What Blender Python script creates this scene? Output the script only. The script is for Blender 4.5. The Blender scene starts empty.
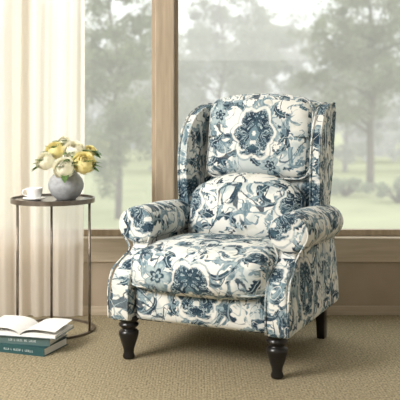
import bpy, bmesh, math, random
from mathutils import Vector, Matrix
PI=math.pi
S=bpy.context.scene
C=S.collection
S.view_settings.view_transform='Standard'
F=850.0; HZ=113.0; CH=0.99
def PX(px,Y): return (px-200)/F*Y
def PZ(py,Y): return CH-(py-HZ)/F*Y

# ---------------------------------------------------------------- materials
def newmat(name):
    m=bpy.data.materials.new(name); m.use_nodes=True
    nt=m.node_tree; nt.nodes.clear()
    out=nt.nodes.new('ShaderNodeOutputMaterial')
    return m,nt,out
def pm(name,col,rough=.6,metal=0,noise=0.0,nscale=20,bump=0,bscale=60,spec=.5,haze=0,hcol=(.8,.84,.82,1),trans=0):
    m,nt,out=newmat(name)
    b=nt.nodes.new('ShaderNodeBsdfPrincipled')
    b.inputs['Roughness'].default_value=rough; b.inputs['Metallic'].default_value=metal
    b.inputs['Specular IOR Level'].default_value=spec
    tc=nt.nodes.new('ShaderNodeTexCoord')
    n=nt.nodes.new('ShaderNodeTexNoise'); n.inputs['Scale'].default_value=nscale; n.inputs['Detail'].default_value=4
    nt.links.new(tc.outputs['Object'],n.inputs['Vector'])
    r=nt.nodes.new('ShaderNodeValToRGB')
    r.color_ramp.elements[0].position=.3; r.color_ramp.elements[1].position=.7
    r.color_ramp.elements[0].color=tuple(c*(1-noise) for c in col[:3])+(1,)
    r.color_ramp.elements[1].color=tuple(min(1,c*(1+noise)) for c in col[:3])+(1,)
    nt.links.new(n.outputs['Fac'],r.inputs['Fac']); nt.links.new(r.outputs['Color'],b.inputs['Base Color'])
    if bump:
        n2=nt.nodes.new('ShaderNodeTexNoise'); n2.inputs['Scale'].default_value=bscale
        nt.links.new(tc.outputs['Object'],n2.inputs['Vector'])
        bp=nt.nodes.new('ShaderNodeBump'); bp.inputs['Strength'].default_value=bump; bp.inputs['Distance'].default_value=.01
        nt.links.new(n2.outputs['Fac'],bp.inputs['Height']); nt.links.new(bp.outputs['Normal'],b.inputs['Normal'])
    last=b.outputs[0]
    if trans:
        t=nt.nodes.new('ShaderNodeBsdfTranslucent'); nt.links.new(r.outputs['Color'],t.inputs['Color'])
        mx=nt.nodes.new('ShaderNodeMixShader'); mx.inputs[0].default_value=trans
        nt.links.new(last,mx.inputs[1]); nt.links.new(t.outputs[0],mx.inputs[2]); last=mx.outputs[0]
    if haze:  # haze painted into the surface as a pale emission mix
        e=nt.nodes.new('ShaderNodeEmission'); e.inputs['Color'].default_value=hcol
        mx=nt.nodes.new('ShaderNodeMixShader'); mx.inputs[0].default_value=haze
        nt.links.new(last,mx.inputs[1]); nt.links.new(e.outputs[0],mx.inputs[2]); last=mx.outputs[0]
    nt.links.new(last,out.inputs['Surface'])
    return m

def fabric_mat():
    m,nt,out=newmat('floral_upholstery')
    N=nt.nodes; L=nt.links
    def setin(s,v):
        if isinstance(v,(int,float,tuple)): s.default_value=v
        else: L.new(v,s)
    def mth(op,a,b=None,c=None):
        n=N.new('ShaderNodeMath'); n.operation=op
        for i,v in enumerate((a,b,c)):
            if v is not None: setin(n.inputs[i],v)
        return n.outputs[0]
    def vm(op,a,b=None,s=None):
        n=N.new('ShaderNodeVectorMath'); n.operation=op
        for i,v in enumerate((a,b)):
            if v is not None: setin(n.inputs[i],v)
        if s is not None: n.inputs['Scale'].default_value=s
        return n.outputs['Value'] if op=='LENGTH' else n.outputs[0]
    def comb(x,y,z=0):
        n=N.new('ShaderNodeCombineXYZ')
        for i,v in enumerate((x,y,z)): setin(n.inputs[i],v)
        return n.outputs[0]
    def sep(v):
        n=N.new('ShaderNodeSeparateXYZ'); L.new(v,n.inputs[0]); return n.outputs
    def noise(v,sc,det=2,dist=0,rough=.5):
        n=N.new('ShaderNodeTexNoise'); n.noise_dimensions='3D'
        L.new(v,n.inputs['Vector']); n.inputs['Scale'].default_value=sc; n.inputs['Detail'].default_value=det
        n.inputs['Distortion'].default_value=dist; n.inputs['Roughness'].default_value=rough
        return n.outputs
    def step(x,a,b):
        n=N.new('ShaderNodeMapRange'); n.interpolation_type='SMOOTHSTEP'
        L.new(x,n.inputs[0]); setin(n.inputs[1],a); setin(n.inputs[2],b)
        return n.outputs[0]
    def inv(x): return mth('SUBTRACT',1.0,x)
    def mul(*a):
        r=a[0]
        for q in a[1:]: r=mth('MULTIPLY',r,q)
        return r
    def mix(f,a,b):
        n=N.new('ShaderNodeMix'); n.data_type='RGBA'
        setin(n.inputs[0],f); setin(n.inputs[6],a); setin(n.inputs[7],b)
        return n.outputs[2]
    K=.84
    uvn=N.new('ShaderNodeUVMap'); uvn.uv_map='UVMap'
    uv0=uvn.outputs[0]
    uv=vm('SCALE',uv0,None,K)
    w=noise(uv,7,3)['Color']
    uvw=vm('ADD',uv,vm('SCALE',vm('SUBTRACT',w,(.5,.5,.5)),None,.040))
    wf=noise(uv,45,2)['Color']
    uvw=vm('ADD',uvw,vm('SCALE',vm('SUBTRACT',wf,(.5,.5,.5)),None,.009))
    x,y,_=sep(uvw)
    cream=(.755,.75,.705,1); pale=(.38,.46,.48,1); mid=(.135,.215,.26,1); slate=(.055,.11,.145,1); navy=(.013,.033,.058,1); olive=(.46,.45,.36,1)
    wc=noise(uv,22,4,0,.65)['Fac']
    dmid=mix(step(wc,.42,.66),mid,pale); dnavy=mix(step(wc,.42,.68),navy,slate)
    def cells(scl,rndm,off):
        v=N.new('ShaderNodeTexVoronoi'); v.voronoi_dimensions='2D'; vec=vm('ADD',uvw,off)
        L.new(vec,v.inputs['Vector']); v.inputs['Scale'].default_value=scl; v.inputs['Randomness'].default_value=rndm
        loc=vm('SUBTRACT',vec,v.outputs['Position']); lx,ly,_=sep(loc)
        return lx,ly,vm('LENGTH',comb(lx,ly,0)),mth('ARCTAN2',ly,lx),sep(v.outputs['Color'])
    g=noise(vm('ADD',uv,(3.1,1.7,0)),8,3,.6)['Fac']
    col=mix(mul(step(g,.50,.66),.65),cream,pale)
    g2=noise(vm('ADD',uv,(6.1,4.7,0)),13,2,.6)['Fac']
    col=mix(mul(step(g2,.60,.74),.45),col,olive)
    b=noise(vm('ADD',uvw,(7.3,2.1,0)),11,2.2,2.2)['Fac']
    col=mix(step(b,.56,.585),col,dmid)
    col=mix(step(b,.608,.628),col,dnavy)
    vein=mth('ABSOLUTE',mth('SUBTRACT',b,.645))
    col=mix(mul(inv(step(vein,.004,.010)),.7),col,pale)
    for scl,off,wd,Ln,c,thr in ((14,(2.3,.7,0),.010,.034,dmid,.40),(11,(5.3,3.7,0),.013,.048,dnavy,.55)):
        lx,ly,rad,ang,rnd=cells(scl,1.0,off)
        th=mul(rnd[0],6.28); cs=mth('COSINE',th); sn=mth('SINE',th)
        rx=mth('ADD',mul(lx,cs),mul(ly,sn)); ry=mth('SUBTRACT',mul(ly,cs),mul(lx,sn))
        ry=mth('ADD',ry,mul(rx,rx,9.0)); 
        env=mth('SUBTRACT',1.0,mul(rx,rx,1/(Ln*Ln)))
        serr=mth('ADD',1.0,mul(mth('SINE',mul(rx,480)),.25))
        edge=mth('SUBTRACT',mul(env,wd,serr),mth('ABSOLUTE',ry))
        f=mul(step(edge,0.0,.002),step(rnd[1],thr,thr+.02))
        lc=mix(inv(step(mth('ABSOLUTE',ry),.0005,.0016)),c,pale)
        col=mix(f,col,lc)
    for scl,off,thr,c in ((6.8,(1.1,4.4,0),.25,dnavy),(9,(8.1,2.4,0),.45,dmid)):
        lx,ly,rad,ang,rnd=cells(scl,.85,off)
        sg=mth('SUBTRACT',mul(step(rnd[2],.49,.51),2.0),1.0)
        ph=mth('WRAP',mth('ADD',mth('ADD',mul(ang,sg),mul(mth('LOGARITHM',mth('ADD',rad,.0015),2.718),2.2)),mul(rnd[0],6.28)),PI,-PI)
        fr=mth('ADD',.60,mul(mth('SINE',mth('ADD',mul(ang,7),mul(rad,180))),.26))
        f=mul(step(mth('SUBTRACT',fr,mth('ABSOLUTE',ph)),0.0,.20),inv(step(rad,.064,.070)),step(rnd[1],thr,thr+.02))
        hl=mul(inv(step(mth('ABSOLUTE',ph),.06,.15)),.6)
        col=mix(f,col,mix(hl,c,pale))
    wn=noise(vm('ADD',uv,(2.2,9.1,0)),11,1)['Fac']
    def stroke(off,scl,dist,lvl,wmin,wmax,colr,amt,col):
        n=noise(vm('ADD',uvw,off),scl,1.0,dist)['Fac']
        d=mth('ABSOLUTE',mth('SUBTRACT',n,lvl))
        wd=mth('ADD',wmin,mul(step(wn,.4,.65),wmax-wmin))
        return mix(mul(inv(step(d,wd,mth('ADD',wd,.007))),amt),col,colr)
    col=stroke((1.3,5.2,0),4.6,1.2,.5,.003,.016,dnavy,.9,col)
    col=stroke((3.3,8.2,0),6.5,1.4,.48,.002,.008,dmid,.9,col)
    col=stroke((4.3,3.2,0),8,1.4,.53,.001,.007,cream,.9,col)
    lx,ly,rad,ang,rnd=cells(6,.95,(0,0,0))
    pa=mth('ABSOLUTE',mth('SINE',mth('ADD',mul(ang,2.5),mul(rnd[0],6))))
    pr=mth('DIVIDE',rad,mul(mth('ADD',.5,mul(pa,.5)),mth('ADD',.55,mul(rnd[2],.45))))
    fm=mul(step(rnd[1],.80,.82),inv(step(pr,.050,.056)))
    pet=mth('SINE',mul(ang,15))
    fc=mix(step(pr,.040,.048),mix(mul(step(pet,.2,.8),.6),pale,dmid),dmid)
    fc=mix(inv(step(mth('ABSOLUTE',mth('SUBTRACT',pr,.022)),.003,.007)),fc,dnavy)
    fc=mix(inv(step(rad,.006,.010)),fc,dnavy)
    col=mix(fm,col,fc)
    # damask medallions in half-drop rows
    PV=.30*K; PU=.27*K
    k=mth('ROUND',mth('DIVIDE',y,PV))
    cx=mth('WRAP',mth('ADD',x,mul(mth('ADD',k,1.0),PU)),PU,-PU)
    cy=mth('SUBTRACT',y,mul(k,PV))
    mr=vm('LENGTH',comb(mul(cx,.92),mul(cy,.74),0)); ma=mth('ARCTAN2',cy,cx)
    sc=mth('ADD',1.0,mul(mth('ABSOLUTE',mth('COSINE',mul(ma,3))),.26))
    q=mth('DIVIDE',mr,sc)
    fil=noise(vm('ADD',comb(mth('ABSOLUTE',cx),cy,0),(3.3,1.1,0)),26,1.4,2.0)['Fac']
    fl1=inv(step(mth('ABSOLUTE',mth('SUBTRACT',fil,.5)),.012,.036))
    mc=mix(fl1,dnavy,pale)
    mc=mix(mul(step(fil,.56,.60),.85),mc,dmid)
    mc=mix(mul(step(fil,.64,.66),.8),mc,cream)
    mc=mix(inv(step(q,.012,.017)),mc,mid)
    mc=mix(inv(step(q,.004,.008)),mc,cream)
    col=mix(inv(step(q,.053,.058)),col,mc)
    col=mix(mul(inv(step(mth('ABSOLUTE',mth('SUBTRACT',q,.0615)),.002,.005)),.8),col,cream)
    col=mix(mul(inv(step(mth('ABSOLUTE',mth('SUBTRACT',q,.068)),.001,.003)),.6),col,dmid)
    f=noise(uv0,240,2)['Fac']
    col=mix(mul(step(f,.5,.8),.25),col,(.58,.59,.56,1))
    bs=N.new('ShaderNodeBsdfPrincipled'); bs.inputs['Roughness'].default_value=.9; bs.inputs['Specular IOR Level'].default_value=.15
    L.new(col,bs.inputs['Base Color'])
    bp=N.new('ShaderNodeBump'); bp.inputs['Strength'].default_value=.2; bp.inputs['Distance'].default_value=.002
    L.new(f,bp.inputs['Height'])
    wr=noise(uv0,10,2)['Fac']
    bp2=N.new('ShaderNodeBump'); bp2.inputs['Strength'].default_value=.12; bp2.inputs['Distance'].default_value=.012
    L.new(wr,bp2.inputs['Height']); L.new(bp.outputs[0],bp2.inputs['Normal']); L.new(bp2.outputs[0],bs.inputs['Normal'])
    L.new(bs.outputs[0],out.inputs['Surface'])
    return m

def carpet_mat():
    m,nt,out=newmat('woven_carpet'); N=nt.nodes; L=nt.links
    tc=N.new('ShaderNodeTexCoord')
    n=N.new('ShaderNodeTexNoise'); n.inputs['Scale'].default_value=105; n.inputs['Detail'].default_value=4; n.inputs['Roughness'].default_value=.65
    L.new(tc.outputs['Object'],n.inputs['Vector'])
    v=N.new('ShaderNodeTexVoronoi'); v.inputs['Scale'].default_value=95; v.inputs['Randomness'].default_value=.25; L.new(tc.outputs['Object'],v.inputs['Vector'])
    r=N.new('ShaderNodeValToRGB'); r.color_ramp.elements[0].position=.34; r.color_ramp.elements[1].position=.66
    r.color_ramp.elements[0].color=(.20,.165,.10,1); r.color_ramp.elements[1].color=(.56,.48,.325,1)
    L.new(n.outputs['Fac'],r.inputs[0])
    mx=N.new('ShaderNodeMix'); mx.data_type='RGBA'; mx.blend_type='MULTIPLY'; mx.inputs[0].default_value=.6
    r2=N.new('ShaderNodeValToRGB'); r2.color_ramp.elements[0].color=(1,1,1,1); r2.color_ramp.elements[1].color=(.36,.34,.28,1); r2.color_ramp.elements[1].position=.85
    L.new(v.outputs['Distance'],r2.inputs[0]); L.new(r.outputs[0],mx.inputs[6]); L.new(r2.outputs[0],mx.inputs[7])
    b=N.new('ShaderNodeBsdfPrincipled'); b.inputs['Roughness'].default_value=.95; b.inputs['Specular IOR Level'].default_value=.1
    L.new(mx.outputs[2],b.inputs['Base Color'])
    bp=N.new('ShaderNodeBump'); bp.inputs['Strength'].default_value=.5; bp.inputs['Distance'].default_value=.004; bp.invert=True
    L.new(v.outputs['Distance'],bp.inputs['Height']); L.new(bp.outputs[0],b.inputs['Normal'])
    L.new(b.outputs[0],out.inputs['Surface']); return m

def wood_mat(name,c0,c1,stretch=(1,1,.08)):
    m,nt,out=newmat(name); N=nt.nodes; L=nt.links
    tc=N.new('ShaderNodeTexCoord'); mp=N.new('ShaderNodeMapping'); mp.inputs['Scale'].default_value=stretch
    n=N.new('ShaderNodeTexNoise'); n.inputs['Scale'].default_value=45; n.inputs['Detail'].default_value=5; n.inputs['Distortion'].default_value=.6
    L.new(tc.outputs['Object'],mp.inputs[0]); L.new(mp.outputs[0],n.inputs['Vector'])
    r=N.new('ShaderNodeValToRGB'); r.color_ramp.elements[0].position=.3; r.color_ramp.elements[1].position=.7
    r.color_ramp.elements[0].color=c0+(1,); r.color_ramp.elements[1].color=c1+(1,)
    L.new(n.outputs['Fac'],r.inputs[0])
    b=N.new('ShaderNodeBsdfPrincipled'); b.inputs['Roughness'].default_value=.5
    L.new(r.outputs[0],b.inputs['Base Color']); L.new(b.outputs[0],out.inputs['Surface']); return m

def sheer_mat():
    m,nt,out=newmat('sheer_linen'); N=nt.nodes; L=nt.links
    tc=N.new('ShaderNodeTexCoord')
    n=N.new('ShaderNodeTexNoise'); n.inputs['Scale'].default_value=200
    L.new(tc.outputs['Object'],n.inputs['Vector'])
    r=N.new('ShaderNodeValToRGB'); r.color_ramp.elements[0].color=(.91,.85,.76,1); r.color_ramp.elements[1].color=(.98,.94,.87,1)
    L.new(n.outputs['Fac'],r.inputs[0])
    d=N.new('ShaderNodeBsdfDiffuse'); t=N.new('ShaderNodeBsdfTranslucent'); tr=N.new('ShaderNodeBsdfTransparent')
    L.new(r.outputs[0],d.inputs[0]); L.new(r.outputs[0],t.inputs[0])
    a=N.new('ShaderNodeMixShader'); a.inputs[0].default_value=.55; L.new(d.outputs[0],a.inputs[1]); L.new(t.outputs[0],a.inputs[2])
    b=N.new('ShaderNodeMixShader'); b.inputs[0].default_value=.17; L.new(a.outputs[0],b.inputs[1]); L.new(tr.outputs[0],b.inputs[2])
    L.new(b.outputs[0],out.inputs['Surface']); return m

def glass_mat():
    m,nt,out=newmat('window_glass'); N=nt.nodes; L=nt.links
    g=N.new('ShaderNodeBsdfGlossy'); g.inputs['Roughness'].default_value=.02; tr=N.new('ShaderNodeBsdfTransparent')
    tr.inputs[0].default_value=(.98,.99,.98,1)
    a=N.new('ShaderNodeMixShader'); a.inputs[0].default_value=.03; L.new(tr.outputs[0],a.inputs[1]); L.new(g.outputs[0],a.inputs[2])
    L.new(a.outputs[0],out.inputs['Surface']); return m

FAB=fabric_mat(); CARPET=carpet_mat(); SHEER=sheer_mat(); GLASS=glass_mat()
WOOD=wood_mat('window_wood',(.34,.265,.185),(.47,.375,.27))
WOODH=wood_mat('sill_wood',(.42,.345,.25),(.54,.45,.335),(.08,1,1))
WALL=pm('taupe_wall',(.39,.315,.23),.85,noise=.05,nscale=8)
PLASTER=pm('pale_plaster',(.60,.575,.53),.9,noise=.03)
CEIL=pm('white_ceiling',(.75,.74,.72),.9,noise=.02)
BLACK=pm('black_lacquer',(.008,.007,.007),.28,noise=.2)
IRON=pm('bronze_metal',(.20,.17,.14),.36,metal=.75,noise=.3,nscale=30)
TOP=pm('dark_tray_top',(.12,.11,.10),.2,metal=.4,noise=.25,nscale=12)
CERAM=pm('white_ceramic',(.88,.88,.86),.15,noise=.01)
STONE=pm('grey_stoneware',(.36,.37,.38),.8,noise=.16,nscale=50,bump=.2,bscale=110)
YEL=pm('yellow_petal',(1.0,.91,.52),.7,noise=.02,nscale=40,trans=.3,spec=.1)
CRE=pm('cream_petal',(1.0,.965,.83),.7,noise=.02,nscale=40,trans=.3,spec=.1)
STEM=pm('green_stem',(.07,.14,.04),.6,noise=.2)
LEAF=pm('green_leaf',(.13,.24,.07),.5,noise=.35,nscale=50,trans=.2)
PAPER=pm('white_paper',(.86,.85,.82),.8,noise=.03,nscale=90)
BK1=pm('dark_teal_cover',(.018,.075,.080),.6,noise=.1)
BK2=pm('grey_green_cover',(.085,.14,.135),.55,noise=.1)
BK3=pm('slate_blue_cover',(.20,.26,.30),.5,noise=.1)
INK=pm('pale_lettering',(.75,.78,.76),.6)
PRINT=pm('faint_print',(.70,.69,.67),.8)

# ---------------------------------------------------------------- mesh helpers
def boxuv(me,M=None):
    if not me.uv_layers: me.uv_layers.new(name='UVMap')
    else: me.uv_layers[0].name='UVMap'
    d=me.uv_layers[0].data
    for p in me.polygons:
        n=p.normal; ax=max(range(3),key=lambda i:abs(n[i])*(1.0,1.15,1.0)[i])
        for li in p.loop_indices:
            c=me.vertices[me.loops[li].vertex_index].co
            if ax==0: u=(c.y+.05,c.z)
            elif ax==1: u=(c.x,c.z)
            else: u=(c.x,c.y*1.0+.30)
            d[li].uv=u
def link(name,me,mat,parent=None,smooth=True):
    o=bpy.data.objects.new(name,me); C.objects.link(o)
    if mat: me.materials.append(mat)
    if smooth:
        for p in me.polygons: p.use_smooth=True
    if parent: o.parent=parent
    return o
def obj(name,bm,mat,parent=None,smooth=True,uv=False):
    bmesh.ops.recalc_face_normals(bm,faces=bm.faces[:])
    me=bpy.data.meshes.new(name); bm.to_mesh(me); bm.free(); me.update()
    if uv: boxuv(me)
    return link(name,me,mat,parent,smooth)
def remeshed(name,bm,mat,parent,vox=.009,sm=6,deform=None):
    bmesh.ops.recalc_face_normals(bm,faces=bm.faces[:])
    me=bpy.data.meshes.new('t'); bm.to_mesh(me); bm.free()
    t=bpy.data.objects.new('t',me); C.objects.link(t)
    r=t.modifiers.new('r','REMESH'); r.mode='VOXEL'; r.voxel_size=vox
    s=t.modifiers.new('s','SMOOTH'); s.iterations=sm; s.factor=.5
    dg=bpy.context.evaluated_depsgraph_get(); dg.update()
    m2=bpy.data.meshes.new_from_object(t.evaluated_get(dg)); m2.name=name
    bpy.data.objects.remove(t); bpy.data.meshes.remove(me)
    if deform:
        for v in m2.vertices: v.co=deform(v.co.copy())
    m2.update(); boxuv(m2); m2.materials.clear()
    return link(name,m2,mat,parent)
def box(bm,x0,x1,y0,y1,z0,z1):
    r=bmesh.ops.create_cube(bm,size=1)
    for v in r['verts']:
        v.co=Vector(((x0+x1)/2+v.co.x*(x1-x0),(y0+y1)/2+v.co.y*(y1-y0),(z0+z1)/2+v.co.z*(z1-z0)))
    return r['verts']
def bevel(bm,w=.003,seg=2):
    bmesh.ops.bevel(bm,geom=bm.edges[:],offset=w,segments=seg,affect='EDGES',profile=.5)
def prism(bm,poly,x0,x1):   # poly in (y,z)
    a=[bm.verts.new((x0,p[0],p[1])) for p in poly]; b=[bm.verts.new((x1,p[0],p[1])) for p in poly]
    bm.faces.new(a); bm.faces.new(b[::-1])
    n=len(poly)
    for i in range(n): bm.faces.new((a[i],b[i],b[(i+1)%n],a[(i+1)%n]))
def rbox(bm,c,h,r,n=18,puff=(0,0,0),fn=None,M=None):
    t=bmesh.new(); bmesh.ops.create_cube(t,size=2)
    bmesh.ops.subdivide_edges(t,edges=t.edges[:],cuts=n,use_grid_fill=True)
    idx={}
    for v in t.verts:
        q=Vector((v.co.x*h[0],v.co.y*h[1],v.co.z*h[2]))
        inn=Vector([max(-(h[i]-r),min(h[i]-r,q[i])) for i in range(3)])
        d=q-inn
        p=inn+(d.normalized()*r if d.length>1e-6 else Vector())
        u=[p[i]/h[i] for i in range(3)]
        for i in range(3):
            if puff[i]:
                j,k=[a for a in range(3) if a!=i]
                p[i]+=u[i]*puff[i]*max(0,1-u[j]**2)*max(0,1-u[k]**2)
        if fn: p=fn(p,u)
        p=p+Vector(c)
        if M: p=M@p
        idx[v]=bm.verts.new(p)
    for f in t.faces: bm.faces.new([idx[v] for v in f.verts])
    t.free()
def lathe(bm,prof,seg=32,c=(0,0,0)):
    rings=[]
    for r,z in prof:
        if r<1e-6: rings.append([bm.verts.new((c[0],c[1],c[2]+z))])
        else: rings.append([bm.verts.new((c[0]+r*math.cos(2*PI*i/seg),c[1]+r*math.sin(2*PI*i/seg),c[2]+z)) for i in range(seg)])
    for a,b in zip(rings,rings[1:]):
        for i in range(seg):
            j=(i+1)%seg
            if len(a)==1 and len(b)==1: continue
            if len(a)==1: bm.faces.new((a[0],b[i],b[j]))
            elif len(b)==1: bm.faces.new((a[i],a[j],b[0]))
            else: bm.faces.new((a[i],a[j],b[j],b[i]))
def tube(bm,pts,rad,seg=8,closed=False):
    pts=[Vector(p) for p in pts]; n=len(pts)
    rs=rad if isinstance(rad,(list,tuple)) else [rad]*n
    rings=[]; nrm=None
    for i in range(n):
        if closed: t=(pts[(i+1)%n]-pts[i-1]).normalized()
        else: t=(pts[min(i+1,n-1)]-pts[max(i-1,0)]).normalized()
        if nrm is None:
            a=Vector((0,0,1)) if abs(t.z)<.9 else Vector((1,0,0)); nrm=t.cross(a).normalized()
        else:
            nrm=(nrm-t*nrm.dot(t)).normalized()
        b=t.cross(nrm)
        rings.append([bm.verts.new(pts[i]+(nrm*math.cos(2*PI*k/seg)+b*math.sin(2*PI*k/seg))*rs[i]) for k in range(seg)])
    for i in range(n if closed else n-1):
        a=rings[i]; b=rings[(i+1)%n]
        for k in range(seg): bm.faces.new((a[k],a[(k+1)%seg],b[(k+1)%seg],b[k]))
    if not closed: bm.faces.new(rings[0][::-1]); bm.faces.new(rings[-1])
def crom(P,k=5,closed=False):
    P=[Vector(p) for p in P]; out=[]; n=len(P)
    for i in range(n if closed else n-1):
        if closed: p0,p1,p2,p3=P[i-1],P[i],P[(i+1)%n],P[(i+2)%n]
        else: p0,p1,p2,p3=P[max(i-1,0)],P[i],P[i+1],P[min(i+2,n-1)]
        for j in range(k):
            t=j/k
            out.append(.5*((2*p1)+(-p0+p2)*t+(2*p0-5*p1+4*p2-p3)*t*t+(-p0+3*p1-3*p2+p3)*t**3))
    if not closed: out.append(P[-1])
    return out
def thing(name,label,cat,loc=(0,0,0),rotz=0,group=None):
    o=bpy.data.objects.new(name,None); C.objects.link(o); o.location=loc; o.rotation_euler=(0,0,rotz)
    o.empty_display_size=.1
    o['label']=label; o['category']=cat
    if group: o['group']=group
    return o
def tag(o,label,cat,group=None):
    o['label']=label; o['category']=cat
    if group: o['group']=group
    return o
def struct(o,): o['kind']='structure'; return o

# ---------------------------------------------------------------- setting
WY=4.17
bm=bmesh.new(); box(bm,-2.6,2.6,-1.2,WY+.02,-.06,0); struct(obj('floor',bm,CARPET,smooth=False))
bm=bmesh.new(); box(bm,-2.6,2.6,-1.2,WY+.2,2.6,2.66); struct(obj('ceiling',bm,CEIL,smooth=False))
bm=bmesh.new(); box(bm,-2.66,-2.6,-1.2,WY+.2,0,2.6); struct(obj('wall_left',bm,PLASTER,smooth=False))
bm=bmesh.new(); box(bm,2.6,2.66,-1.2,WY+.2,0,2.6); struct(obj('wall_right',bm,PLASTER,smooth=False))
bm=bmesh.new(); box(bm,-2.6,2.6,-1.26,-1.2,0,2.6); struct(obj('wall_front',bm,PLASTER,smooth=False))
bm=bmesh.new()
box(bm,-2.6,2.6,WY,WY+.2,-.06,.26)
box(bm,-2.6,-1.75,WY,WY+.2,.26,2.6); box(bm,1.75,2.6,WY,WY+.2,.26,2.6); box(bm,-1.75,1.75,WY,WY+.2,2.4,2.6)
struct(obj('wall_back',bm,WALL,smooth=False))
bm=bmesh.new(); box(bm,-1.75,1.75,WY-.012,WY+.2,.26,.378); bevel(bm,.003); struct(obj('trim_1',bm,WOODH,smooth=False))
bm=bmesh.new(); box(bm,-2.59,2.59,WY-.012,WY-.0005,0,.045); bevel(bm,.002); struct(obj('baseboard_back',bm,WOODH,smooth=False))
xm0,xm1=PX(155,WY),PX(174,WY)
bm=bmesh.new(); box(bm,xm0,xm1,WY+.0,WY+.12,.378,2.4); bevel(bm,.004); struct(obj('trim_2',bm,WOOD,smooth=False))
xl0,xl1=PX(16,WY),PX(25,WY)
bm=bmesh.new(); box(bm,xl0,xl1,WY+.0,WY+.12,.378,2.4); bevel(bm,.004); struct(obj('trim_3',bm,WOOD,smooth=False))
def window(n,x0,x1):
    bm=bmesh.new(); y0,y1=WY+.06,WY+.10; z0,z1=.379,2.399; w=.018
    box(bm,x0,x1,y0,y1,z0,z0+.03); box(bm,x0,x1,y0,y1,z1-w,z1); box(bm,x0,x0+w,y0,y1,z0+.03,z1-w); box(bm,x1-w,x1,y0,y1,z0+.03,z1-w)
    f=struct(obj('window_%d'%n,bm,WOOD,smooth=False))
    bm=bmesh.new(); box(bm,x0+w,x1-w,WY+.078,WY+.082,z0+.03,z1-w); obj('pane',bm,GLASS,f,smooth=False)
window(1,-1.749,xl0-.001); window(2,xl1+.001,xm0-.001); window(3,xm1+.001,1.749)

# ---------------------------------------------------------------- curtain
def curtain(name,x0,x1,yc,amp,waves,seed,label):
    rnd=random.Random(seed); bm=bmesh.new(); nx=360; nz=30; rows=[]
    ph=[rnd.uniform(0,6) for _ in range(6)]
    for j in range(nz+1):
        t=j/nz; z=.004+t*2.45; row=[]
        for i in range(nx+1):
            s=i/nx; a=s*waves*2*PI+2.2*math.sin(s*5.1+ph[4])+.3*math.sin(t*2.2+s*9)
            env=.45+.55*math.sin(s*7.3+ph[5]+.5*t)**2
            y=yc+amp*env*(.70*math.sin(a+1.3*math.sin(a*.31+ph[0]))+.26*math.sin(a*1.6+ph[2]+.8*t)+.06*math.sin(a*3.7+ph[3]))*(1-.25*t)
            x=x0+(x1-x0)*s+.008*math.sin(s*6+t*4)
            row.append(bm.verts.new((x,y,z)))
        rows.append(row)
    for j in range(nz):
        for i in range(nx): bm.faces.new((rows[j][i],rows[j][i+1],rows[j+1][i+1],rows[j+1][i]))
    o=obj(name,bm,SHEER); return tag(o,label,'curtain')
curtain('sheer_curtain',-1.30,PX(83,4.12),4.120,.028,8,9,'sheer cream linen curtain hanging to the floor in soft vertical folds')

# ---------------------------------------------------------------- armchair
chair=thing('wingback_armchair','wingback armchair upholstered in white and navy floral fabric with rolled arms','armchair',(.097,3.52,0),math.radians(-24))
bm=bmesh.new(); box(bm,-.30,.30,-.18,.44,.17,.33); bevel(bm,.01); obj('base',bm,FAB,chair,uv=True)
bm=bmesh.new(); rbox(bm,(0,-.178,.236),(.284,.078,.076),.026,puff=(0,.014,0)); obj('front_panel',bm,FAB,chair,uv=True)
bm=bmesh.new()
def seatfn(p,u):
    p=p.copy()
    if u[1]<-.2: p.z-= .022*(-u[1]-.2)
    p.y-= .028*(1-u[0]**2) if u[1]<0 else 0
    return p
rbox(bm,(-.003,-.042,.380),(.289,.260,.077),.058,n=28,puff=(0,.010,.024),fn=seatfn); seat=obj('seat_cushion',bm,FAB,chair,uv=True)
def looppts(hx,hy,r,z,c,fn,n=8):
    P=[]
    for (sx,sy,a0) in ((1,1,0),(-1,1,PI/2),(-1,-1,PI),(1,-1,3*PI/2)):
        for k in range(n+1):
            a=a0+k/n*PI/2
            p=Vector((sx*(hx-r)+r*math.cos(a),sy*(hy-r)+r*math.sin(a),z))
            u=(p.x/hx,p.y/hy,0)
            p=fn(p,u) if fn else p
            P.append(p+Vector(c))
    Q=[]
    for i in range(len(P)):
        a,b=P[i],P[(i+1)%len(P)]
        m=max(1,int((b-a).length/.03))
        for k in range(m): Q.append(a.lerp(b,k/m))
    return Q
for zz in (.043,-.052):
    bm=bmesh.new(); tube(bm,looppts(.283,.254,.052,zz,(-.003,-.042,.380),seatfn),.0048,8,True); obj('piping',bm,FAB,seat,uv=True)
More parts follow.
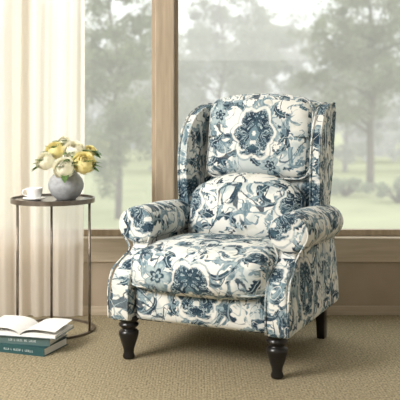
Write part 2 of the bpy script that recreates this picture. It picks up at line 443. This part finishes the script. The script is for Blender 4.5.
# arms
side=[(.43,.16),(-.285,.16),(-.294,.20),(-.294,.28),(-.288,.325),(-.268,.362),(-.225,.390),(-.180,.408),(-.142,.428),(-.118,.452),(-.108,.48),(-.105,.55),(.0,.565),(.33,.56),(.43,.50)]
for s in (-1,1):
    bm=bmesh.new()
    prism(bm,side,s*.284,s*.358)
    seg=32
    prof=[(-.156,.76),(-.150,.90),(-.140,.98),(-.125,1.0),(.10,1.0),(.33,.98),(.40,.9)]
    rings=[]
    for y,k in prof:
        rings.append([bm.verts.new((s*(.330+.084*k*math.cos(2*PI*i/seg)),y,.527-.010*(y>.2)+.077*k*math.sin(2*PI*i/seg))) for i in range(seg)])
    for a,b in zip(rings,rings[1:]):
        for i in range(seg): bm.faces.new((a[i],a[(i+1)%seg],b[(i+1)%seg],b[i]))
    bm.faces.new(rings[0][::-1]); bm.faces.new(rings[-1])
    def df(p):
        k=max(0,(.42-p.z)/.26)
        if abs(p.x)>.320: p.x+=s*.020*math.sin(min(1,k)*PI*.5)
        return p
    arm=remeshed('arm',bm,FAB,chair,.0075,6,df)
    P=[(s*.290,-.292,.17),(s*.289,-.295,.28),(s*.289,-.268,.360),(s*.287,-.20,.397),(s*.285,-.144,.435)]
    for k in range(13):
        a=math.radians(215-k*250/12)
        P.append((s*(.330+.077*math.cos(a)),-.147,.527+.070*math.sin(a)))
    P+= [(s*.362,-.144,.430),(s*.369,-.20,.394),(s*.375,-.268,.357),(s*.377,-.295,.28),(s*.377,-.292,.17)]
    bm=bmesh.new(); tube(bm,crom(P,4),.0042,7); obj('piping',bm,FAB,arm,uv=True)
# the back leans: everything above the seat is sheared backwards
shear=[]
bm=bmesh.new()
prism(bm,[(.30,.17),(.41,.17),(.43,.40),(.46,.75),(.485,1.0),(.48,1.050),(.44,1.068),(.40,1.060),(.38,1.0),(.35,.75),(.30,.45)],-.294,.294)
def bd(p):
    if p.z>.9: p.z-= .034*(abs(p.x)/.29)**2.2*(p.z-.9)/.15
    return p
back=remeshed('back_frame',bm,FAB,chair,.011,5,bd); shear.append(back)
wf=[(.222,.53),(.200,.60),(.176,.69),(.167,.78),(.174,.86),(.202,.93),(.256,.984),(.33,1.016)]
wing_poly=wf+[(.40,1.030),(.490,1.034),(.505,1.0),(.475,.75),(.44,.50),(.35,.50)]
def flare(y): return .022*max(0,min(1,(.42-y)/.24))**1.3
for s in (-1,1):
    bm=bmesh.new(); prism(bm,wing_poly,s*.266,s*.308)
    def wd(p):
        p.x+=s*flare(p.y); return p
    wg=remeshed('wing',bm,FAB,chair,.0065,2,wd); shear.append(wg)
    for xx in (.268,.307):
        bm=bmesh.new(); tube(bm,crom([(s*(xx+flare(y)),y-.001,z) for i,(y,z) in enumerate([(.216,.56)]+wf[1:]+[(.40,1.031),(.475,1.035)])],4),.0045,7); shear.append(obj('piping',bm,FAB,wg,uv=True))
M=Matrix.Translation((0,.358,.882))@Matrix.Rotation(math.radians(-7),4,'X')
bm=bmesh.new()
def bf(p,u):
    p=p.copy()
    if u[2]>0: p.z-=.030*abs(u[0])**2.5
    return p
rbox(bm,(0,0,0),(.250,.078,.192),.058,n=28,puff=(0,.040,.0),fn=bf,M=M); bc=obj('back_cushion',bm,FAB,chair,uv=True); shear.append(bc)
def loopxz(hx,hz,r,y,fn,M,n=8):
    P=[]
    for p in looppts(hx,hz,r,0,(0,0,0),None,n):
        q=Vector((p.x,y,p.y)); q=fn(q,(q.x/hx,0,q.z/hz)) if fn else q
        P.append(M@q)
    return P
bm=bmesh.new(); tube(bm,loopxz(.247,.189,.052,-.040,bf,M),.0045,7,True); shear.append(obj('piping',bm,FAB,bc,uv=True))
M2=Matrix.Translation((0,.208,.572))@Matrix.Rotation(math.radians(-9),4,'X')
def lf(p,u):
    p=p.copy()
    if u[2]>0: p.z-=.072*abs(u[0])**2.2*u[2]
    return p
bm=bmesh.new(); rbox(bm,(0,0,0),(.258,.078,.145),.062,n=28,puff=(0,.046,.010),fn=lf,M=M2); lc=obj('lumbar_cushion',bm,FAB,chair,uv=True); shear.append(lc)
bm=bmesh.new(); tube(bm,loopxz(.255,.142,.050,-.034,lf,M2),.0048,7,True); shear.append(obj('piping',bm,FAB,lc,uv=True))
for o in shear:
    for v in o.data.vertices: v.co.y+=.035*min(1,max(0,(v.co.z-.2)/.25))+.085*max(0,v.co.z-.5); v.co.x+=.016*min(1,max(0,(v.co.z-.3)/.4))
    o.data.update()
# legs
fl=[(0,0),(.019,0),(.024,.006),(.025,.014),(.020,.026),(.022,.040),(.028,.058),(.035,.080),(.040,.098),(.041,.110),(.032,.119),(.026,.123),(.034,.129),(.041,.137),(.040,.144),(.031,.149),(.037,.154),(.042,.160),(.042,.175),(0,.175)]
for s in (-1,1):
    bm=bmesh.new(); lathe(bm,fl,28,(s*.315,-.238,0)); obj('leg',bm,BLACK,chair)
for s in (-1,1):
    bm=bmesh.new(); v=box(bm,s*.31-.022,s*.31+.022,.342,.39,0,.175)
    for q in v:
        if q.co.z<.01: q.co.y+=.02; q.co.x=s*.31+(q.co.x-s*.31)*.75
    bevel(bm,.003); obj('leg',bm,BLACK,chair)

# ---------------------------------------------------------------- side table
TX,TY=PX(53,3.88),3.88; TR=.190; TZ=.598
tb=thing('side_table','round dark bronze metal side table with three slim legs','side table',(TX,TY,0))
bm=bmesh.new(); lathe(bm,[(0,TZ-.010),(TR-.004,TZ-.010),(TR-.004,TZ),(0,TZ)],64); obj('tabletop',bm,TOP,tb,smooth=False)
bm=bmesh.new(); lathe(bm,[(TR-.006,TZ-.014),(TR,TZ-.014),(TR,TZ+.007),(TR-.006,TZ+.007),(TR-.006,TZ-.014)],64); obj('rim',bm,IRON,tb,smooth=False)
bm=bmesh.new(); lathe(bm,[(TR-.013,0),(TR,0),(TR,.010),(TR-.013,.010),(TR-.013,0)],64); obj('base_ring',bm,IRON,tb,smooth=False)
for a in (-18,102,222):
    a=math.radians(a); bm=bmesh.new(); c=((TR-.007)*math.cos(a),(TR-.007)*math.sin(a))
    tube(bm,[(c[0],c[1],.009),(c[0],c[1],TZ-.013)],.006,12); obj('leg',bm,IRON,tb)
vx,vy=PX(66,3.86),3.86
bm=bmesh.new()
vp=[(0,0),(.040,0),(.046,.004),(.066,.024),(.079,.050),(.081,.070),(.073,.094),(.058,.112),(.050,.120),(.050,.126),(.046,.127),(.045,.119),(.054,.108),(.068,.090),(.075,.069),(.073,.050),(.058,.028),(.038,.010),(0,.009)]
lathe(bm,vp,48)
vase=obj('vase',bm,STONE); vase.location=(vx,vy,TZ); tag(vase,'round matt grey stoneware vase holding the roses','vase')
cx_,cy_=PX(34.5,3.81),3.81
bm=bmesh.new(); lathe(bm,[(0,0),(.026,0),(.030,.003),(.048,.008),(.053,.012),(.052,.014),(.046,.011),(.028,.006),(0,.005)],40)
sc=obj('saucer',bm,CERAM); sc.location=(cx_,cy_,TZ); tag(sc,'small white ceramic saucer on the bronze side table','saucer')
cup=thing('cup','small white ceramic coffee cup standing on its saucer','cup',(cx_,cy_,TZ+.0055))
bm=bmesh.new(); lathe(bm,[(0,0),(.018,0),(.020,.003),(.027,.010),(.033,.024),(.036,.046),(.037,.052),(.035,.052),(.034,.046),(.030,.024),(.022,.010),(0,.006)],36); obj('body',bm,CERAM,cup)
bm=bmesh.new(); tube(bm,crom([(.034,0,.044),(.046,0,.044),(.053,0,.034),(.049,0,.022),(.030,0,.016)],5),.003,8); h=obj('handle',bm,CERAM,cup); h.rotation_euler=(0,0,math.radians(200))

# ---------------------------------------------------------------- roses
def rose_bloom(R,seed):
    # overlapping petals laid as shells of a ball: the heart is closed, the outer rows open
    rnd=random.Random(seed); bm=bmesh.new()
    layers=[(3,.34,1.45),(4,.50,1.25),(5,.66,1.02),(5,.81,.78),(6,.94,.52),(7,1.06,.22)]   # count, shell radius, polar reach of the rim (radians above the equator)
    ga=0
    for (n,rr,lat) in layers:
        ga+=.55
        for i in range(n):
            a0=ga+2*PI*i/n+rnd.uniform(-.1,.1); wd=2*PI/n*.80
            G=[]
            for t in range(9):
                tt=t/8; row=[]
                for s_ in range(11):
                    ss=(s_/10-.5)*2
                    top=lat-.22*abs(ss)**3
                    la=-1.25+(top+1.25)*tt
                    r_=R*rr*(1+.10*ss)*(1+.10*max(0,tt-.8)/.2)
                    a=a0+ss*wd
                    row.append(bm.verts.new((r_*math.cos(la)*math.cos(a),r_*math.cos(la)*math.sin(a),r_*math.sin(la)*.95)))
                G.append(row)
            for t in range(8):
                for s_ in range(10): bm.faces.new((G[t][s_],G[t][s_+1],G[t+1][s_+1],G[t+1][s_]))
    bmesh.ops.create_icosphere(bm,subdivisions=2,radius=R*.26)
    return bm
def leaf_bm(bm,base,d,L,W,up=Vector((0,0,1))):
    base=Vector(base); d=Vector(d).normalized(); side=d.cross(up).normalized(); nn=side.cross(d)
    rows=[]
    for i in range(8):
        t=i/7; w=W*math.sin(PI*min(1,t*.96+.02))**.8; c=base+d*L*t-up*L*.25*t*t
        rows.append([bm.verts.new(c-side*w+nn*w*.3),bm.verts.new(c),bm.verts.new(c+side*w+nn*w*.3)])
    for a,b in zip(rows,rows[1:]):
        bm.faces.new((a[0],a[1],b[1],b[0])); bm.faces.new((a[1],a[2],b[2],b[1]))
roses=[
 (84,163,3.81,.046,YEL,'deep yellow rose leaning over the right rim of the vase'),
 (64,168,3.77,.043,CRE,'pale cream rose low at the front of the bouquet'),
 (74,150,3.87,.043,CRE,'cream rose at the top centre of the bouquet'),
 (55,150,3.88,.039,YEL,'golden yellow rose at the top left of the bouquet'),
 (45,161,3.82,.037,CRE,'ivory rose at the far left edge of the bouquet'),
 (90,151,3.92,.027,YEL,'small yellow rose high at the back right of the bouquet'),
 (64,141,3.93,.024,CRE,'tiny cream rosebud topping the bouquet'),
]
for k,(px,py,Y,R,mt,lb) in enumerate(roses):
    p=Vector((PX(px,Y),Y,PZ(py,Y)))
    t=thing('rose',lb,'flower',p,0,'roses in the grey vase')
    d=(p-Vector((vx,vy+.0,TZ+.06)))
    view=Vector((0,-1,.25))
    dirn=(d.normalized()*.6+view*.75).normalized()
    b=obj('bloom',rose_bloom(R,k*7+1),mt,t); b.rotation_euler=dirn.to_track_quat('Z','Y').to_euler()
    neck=-dirn*R*.8
    foot=Vector((vx+(p.x-vx)*.12,vy+(p.y-vy)*.12,TZ+.015))-p
    midp=Vector((vx+(p.x-vx)*.35,vy+(p.y-vy)*.3,TZ+.125))-p
    bm=bmesh.new(); tube(bm,crom([neck,midp,foot],6),.0022,6); obj('stem',bm,STEM,t)
    rnd=random.Random(k)
    for q in range(5):
        a=rnd.uniform(0,2*PI); dd=Vector((d.x*1.4+.07*math.cos(a),-.05+.04*math.sin(a),rnd.uniform(-.03,.07)))
        bm=bmesh.new(); leaf_bm(bm,neck*.8,dd,max(.066,R*rnd.uniform(1.8,2.3)),.019); obj('leaf',bm,LEAF,t)

# ---------------------------------------------------------------- books
def book(label,corner,rot,z0,L,D,T,cover,seed):
    t=thing('book',label,'book',(corner[0],corner[1],z0),rot,'books on the carpet')
    c=.0025
    bm=bmesh.new(); box(bm,-L,0,0,D,0,c); box(bm,-L,0,0,D,T-c,T); box(bm,-L,0,0,c,c,T-c); obj('cover',bm,cover,t,smooth=False)
    bm=bmesh.new(); box(bm,-L+.004,-.004,c,D-.005,c,T-c); obj('page_block',bm,PAPER,t,smooth=False)
    rnd=random.Random(seed); bm=bmesh.new(); x=-L*.68; lw=.0011
    while x<-L*.20:
        w=rnd.uniform(.003,.005)
        hgt=T*.24
        y0,y1=-.0005,-.0001; zc=T*.5
        kk=rnd.choice((0,1,2,3))
        box(bm,x,x+lw,y0,y1,zc-hgt/2,zc+hgt/2)
        if kk in(0,2): box(bm,x+lw,x+w,y0,y1,zc+hgt/2-lw,zc+hgt/2)
        if kk in(0,3): box(bm,x+lw,x+w,y0,y1,zc-hgt/2,zc-hgt/2+lw)
        if kk in(1,2): box(bm,x+w-lw,x+w,y0,y1,zc-hgt/2,zc+hgt/2); box(bm,x+lw,x+w-lw,y0,y1,zc-lw/2,zc+lw/2)
        x+=w+rnd.choice((.0025,.0025,.0025,.009))
    obj('spine_lettering',bm,INK,t,smooth=False)
    return t
book('dark teal hardback book lying at the bottom of the floor stack',(-.632,3.45),math.radians(-20),0,.28,.195,.034,BK1,3)
book('grey green hardback book lying second from the bottom of the stack',(-.615,3.480),math.radians(-14),.0342,.27,.185,.034,BK2,8)
ob=thing('open_magazine','open white paged magazine with curled leaves lying on top of the books','magazine',(-.722,3.590,.0685),math.radians(-14))
def curve(u,pk,h): return h*(u/pk)**.7*math.exp(.7*(1-u/pk)) if u>0 else 0
for s,W,h0,pk in ((-1,.17,.011,.45),(1,.158,.012,.40)):
    n=20; top=[(s*W*i/n,.004+curve(i/n,pk,h0)) for i in range(n+1)]
    bm=bmesh.new(); bot=[(x,.002) for x,z in top]
    poly=top+bot[::-1]
    a=[bm.verts.new((x,-.09,z)) for x,z in poly]; b=[bm.verts.new((x,.10,z)) for x,z in poly]
    n=len(poly)
    bm.faces.new(a); bm.faces.new(b[::-1])
    for i in range(n): bm.faces.new((a[i],b[i],b[(i+1)%n],a[(i+1)%n]))
    obj('page_block',bm,PAPER,ob,smooth=False)
    bm=bmesh.new()
    for r_ in range(9):
        yy=.075-r_*.017
        for i in range(3,16):
            (xa,za),(xb,zb)=top[i],top[i+1]
            vs=[bm.verts.new(q) for q in ((xa,yy,za+.0004),(xb,yy,zb+.0004),(xb,yy-.004,zb+.0004),(xa,yy-.004,za+.0004))]
            bm.faces.new(vs)
    obj('printed_lines',bm,PRINT,ob,smooth=False)
for s,W,hh,pk in ((1,.156,.028,.48),(-1,.166,.028,.5)):
    bm=bmesh.new(); A=[];B=[]
    for i in range(25):
        u=i/24; x=s*W*u; z=.0046+curve(u,pk,hh)
        A.append(bm.verts.new((x,-.09,z))); B.append(bm.verts.new((x,.10,z+.008*u)))
    for i in range(24): bm.faces.new((A[i],A[i+1],B[i+1],B[i]))
    obj('curled_leaf',bm,PAPER,ob)
bm=bmesh.new(); box(bm,-.174,.162,-.093,.103,0,.0019); obj('cover',bm,BK3,ob,smooth=False)

# ---------------------------------------------------------------- outdoors
GZ=-2.0
HC=(1.0,1.0,.97,1)  # haze tint: pale glow painted into bark, leaves and shrubs, stronger with distance
LAWN=pm('hazy_lawn',(.38,.40,.25),.95,noise=.12,nscale=.8,haze=.38,hcol=(.88,.88,.76,1))  # lawn haze is painted in as emission too
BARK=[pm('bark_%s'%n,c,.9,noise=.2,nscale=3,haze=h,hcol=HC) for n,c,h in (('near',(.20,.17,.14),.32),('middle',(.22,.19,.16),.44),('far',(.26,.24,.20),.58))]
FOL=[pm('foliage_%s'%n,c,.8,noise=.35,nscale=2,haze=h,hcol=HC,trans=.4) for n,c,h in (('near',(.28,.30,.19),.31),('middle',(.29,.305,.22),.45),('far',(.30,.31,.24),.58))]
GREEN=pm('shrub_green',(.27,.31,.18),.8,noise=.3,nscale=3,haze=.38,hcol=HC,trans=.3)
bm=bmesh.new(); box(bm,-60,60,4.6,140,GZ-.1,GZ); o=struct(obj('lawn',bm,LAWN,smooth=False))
def leaves(name,centers,n,size,seed,mat,parent):
    rnd=random.Random(seed); V=[];Fc=[]
    for _ in range(n):
        c,r=rnd.choice(centers)
        while True:
            d=Vector((rnd.uniform(-1,1),rnd.uniform(-1,1),rnd.uniform(-1,1)))
            if d.length<=1: break
        p=c+Vector((d.x*r,d.y*r,d.z*r*.7))
        a=Vector((rnd.gauss(0,1),rnd.gauss(0,1),rnd.gauss(0,1))).normalized(); b=a.orthogonal().normalized()
        s=size*rnd.uniform(.6,1.3); i=len(V)
        V+= [p-a*s,p-b*s*.45,p+a*s,p+b*s*.45]; Fc.append((i,i+1,i+2,i+3))
    me=bpy.data.meshes.new(name); me.from_pydata(V,[],Fc); me.update()
    return link(name,me,mat,parent,smooth=False)
def tree(px,Y,h,cr,seed,lv,label,dens=5000,low=.3,lsz=.13,trunk=.16,lean=0,nb=30):
    rnd=random.Random(seed); X=PX(px,Y)
    t=thing('tree',label,'tree',(X,Y,GZ),0,'trees beyond the window')
    bm=bmesh.new(); P=[]
    for i in range(8):
        u=i/7; P.append(Vector((lean*u*h*.5+rnd.uniform(-.1,.1)*h*.15*i/3,rnd.uniform(-.1,.1),u*h*.85)))
    P[0]=Vector((0,0,0)); tube(bm,crom(P,3),[trunk*(1-.85*i/21) for i in range(22)],8)
    cents=[]
    for b in range(nb):
        u=rnd.uniform(low,.97); i=int(u*7); base=P[i].lerp(P[min(7,i+1)],u*7-i)
        a=rnd.uniform(0,2*PI); L=cr*rnd.uniform(.35,.85)*(1.15-.5*u)
        e=base+Vector((math.cos(a)*L,math.sin(a)*L,L*rnd.uniform(.0,.7)))
        m=base.lerp(e,.5)+Vector((0,0,L*.12))+Vector((rnd.uniform(-.15,.15),rnd.uniform(-.1,.1),0))*L
        r0=trunk*.45*(1-u*.6)
        tube(bm,crom([base,m,e],4),[r0*(1-.85*k/8) for k in range(9)],6)
        for q in range(4):
            e2=m.lerp(e,rnd.uniform(.2,1))+Vector((rnd.uniform(-.5,.5),rnd.uniform(-.5,.5),rnd.uniform(-.5,.4)))*L*.75
            tube(bm,[m.lerp(e,.4),e2],[r0*.4,r0*.12],5)
            cents.append((e2,cr*rnd.uniform(.06,.24)))
        cents.append((e,cr*rnd.uniform(.10,.26)))
    cents.append((P[-1]+Vector((0,0,h*.06)),cr*.28))
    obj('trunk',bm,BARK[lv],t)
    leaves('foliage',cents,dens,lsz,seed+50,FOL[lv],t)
tree(118,24,9,2.2,11,0,'leafy garden tree seen through the narrow pane between curtain and post',dens=16000,low=.10,lsz=.07,trunk=.10,nb=38)
tree(30,29,9,2.4,12,1,'broad tree dimly visible behind the sheer curtain',dens=7000,lsz=.12)
tree(222,33,10,3.0,13,1,'feathery tree rising just behind the top of the armchair',dens=18000,low=.10,lsz=.085,nb=44,trunk=.12)
tree(370,32.5,11,3.3,14,0,'tall leafy tree with bare forked trunk near the right edge',dens=24000,low=.22,lsz=.08,trunk=.16,lean=.03,nb=52)
rows=[(43.2,2.2,1,[(64,'hazy tree behind the sheer curtain just left of the narrow pane'),(168,'hazy tree hidden mostly by the thick wooden post'),(262,'hazy tree over the middle of the chair back'),(345,'twisted hazy tree between the chair wing and the tall forked tree'),(436,'hazy tree just outside the right edge of the window')]),
 (52,2.6,2,[(18,'misty pale tree at the far left behind the curtain'),(108,'misty pale tree deep in the narrow pane'),(202,'misty pale tree right of the wooden post'),(298,'misty pale tree above the right chair wing'),(394,'misty pale tree behind the tall forked tree')]),
 (63,3.2,2,[(54,'faintest distant tree behind the curtain'),(152,'faintest distant tree beside the wooden post'),(250,'faintest distant tree behind the chair top'),(348,'faintest distant tree on the right horizon'),(450,'faintest distant tree beyond the right edge')])]
k=0
for Y,cr,lv,lst in rows:
    for px,lb in lst:
        k+=1
        tree(px,Y,8.0+1.6*math.sin(k*2.3),cr,30+k,lv,lb,dens=8500,low=.03,lsz=.13 if lv==1 else .17,trunk=.13)
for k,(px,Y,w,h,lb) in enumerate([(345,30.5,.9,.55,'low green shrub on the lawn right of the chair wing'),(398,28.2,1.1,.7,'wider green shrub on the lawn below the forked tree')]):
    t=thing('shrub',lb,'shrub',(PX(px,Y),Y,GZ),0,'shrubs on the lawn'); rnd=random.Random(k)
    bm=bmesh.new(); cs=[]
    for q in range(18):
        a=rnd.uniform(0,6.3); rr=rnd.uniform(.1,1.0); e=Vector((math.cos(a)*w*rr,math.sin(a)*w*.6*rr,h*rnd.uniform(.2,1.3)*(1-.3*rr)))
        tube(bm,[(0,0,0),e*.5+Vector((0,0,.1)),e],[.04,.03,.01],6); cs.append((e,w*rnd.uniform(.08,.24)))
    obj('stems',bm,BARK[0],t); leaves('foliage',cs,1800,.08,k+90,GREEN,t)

# ---------------------------------------------------------------- light
w=bpy.data.worlds.new('World'); S.world=w; w.use_nodes=True
nt=w.node_tree; bg=nt.nodes['Background']
tc=nt.nodes.new('ShaderNodeTexCoord'); sp=nt.nodes.new('ShaderNodeSeparateXYZ'); nt.links.new(tc.outputs['Generated'],sp.inputs[0])
rp=nt.nodes.new('ShaderNodeValToRGB'); rp.color_ramp.elements[0].position=.0; rp.color_ramp.elements[0].color=(.37,.375,.365,1)
rp.color_ramp.elements[1].position=.5; rp.color_ramp.elements[1].color=(.97,.98,.98,1)
nt.links.new(sp.outputs[2],rp.inputs[0]); nt.links.new(rp.outputs[0],bg.inputs[0]); bg.inputs[1].default_value=2.6
def area(name,loc,target,size,power,col):
    l=bpy.data.lights.new(name,'AREA'); l.energy=power; l.size=size; l.color=col
    o=bpy.data.objects.new(name,l); C.objects.link(o); o.location=loc
    o.rotation_euler=(Vector(target)-Vector(loc)).to_track_quat('-Z','Y').to_euler()
area('key_softbox',(-2.2,1.8,1.9),(0,3.5,.6),1.1,120,(1,.975,.94))
area('fill_light',(.4,-.6,2.3),(.1,3.5,.4),1.6,18,(1,.98,.95))  # unseen fill light added behind the camera to lift the front
# ---------------------------------------------------------------- camera
cd=bpy.data.cameras.new('Camera'); cam=bpy.data.objects.new('Camera',cd); C.objects.link(cam)
cam.location=(0,0,CH); cam.rotation_euler=(PI/2,0,0); cd.sensor_width=36; cd.lens=36*F/400; cd.shift_y=-(200-HZ)/400
cd.dof.use_dof=True; cd.dof.focus_distance=3.5; cd.dof.aperture_fstop=4.0
S.camera=cam
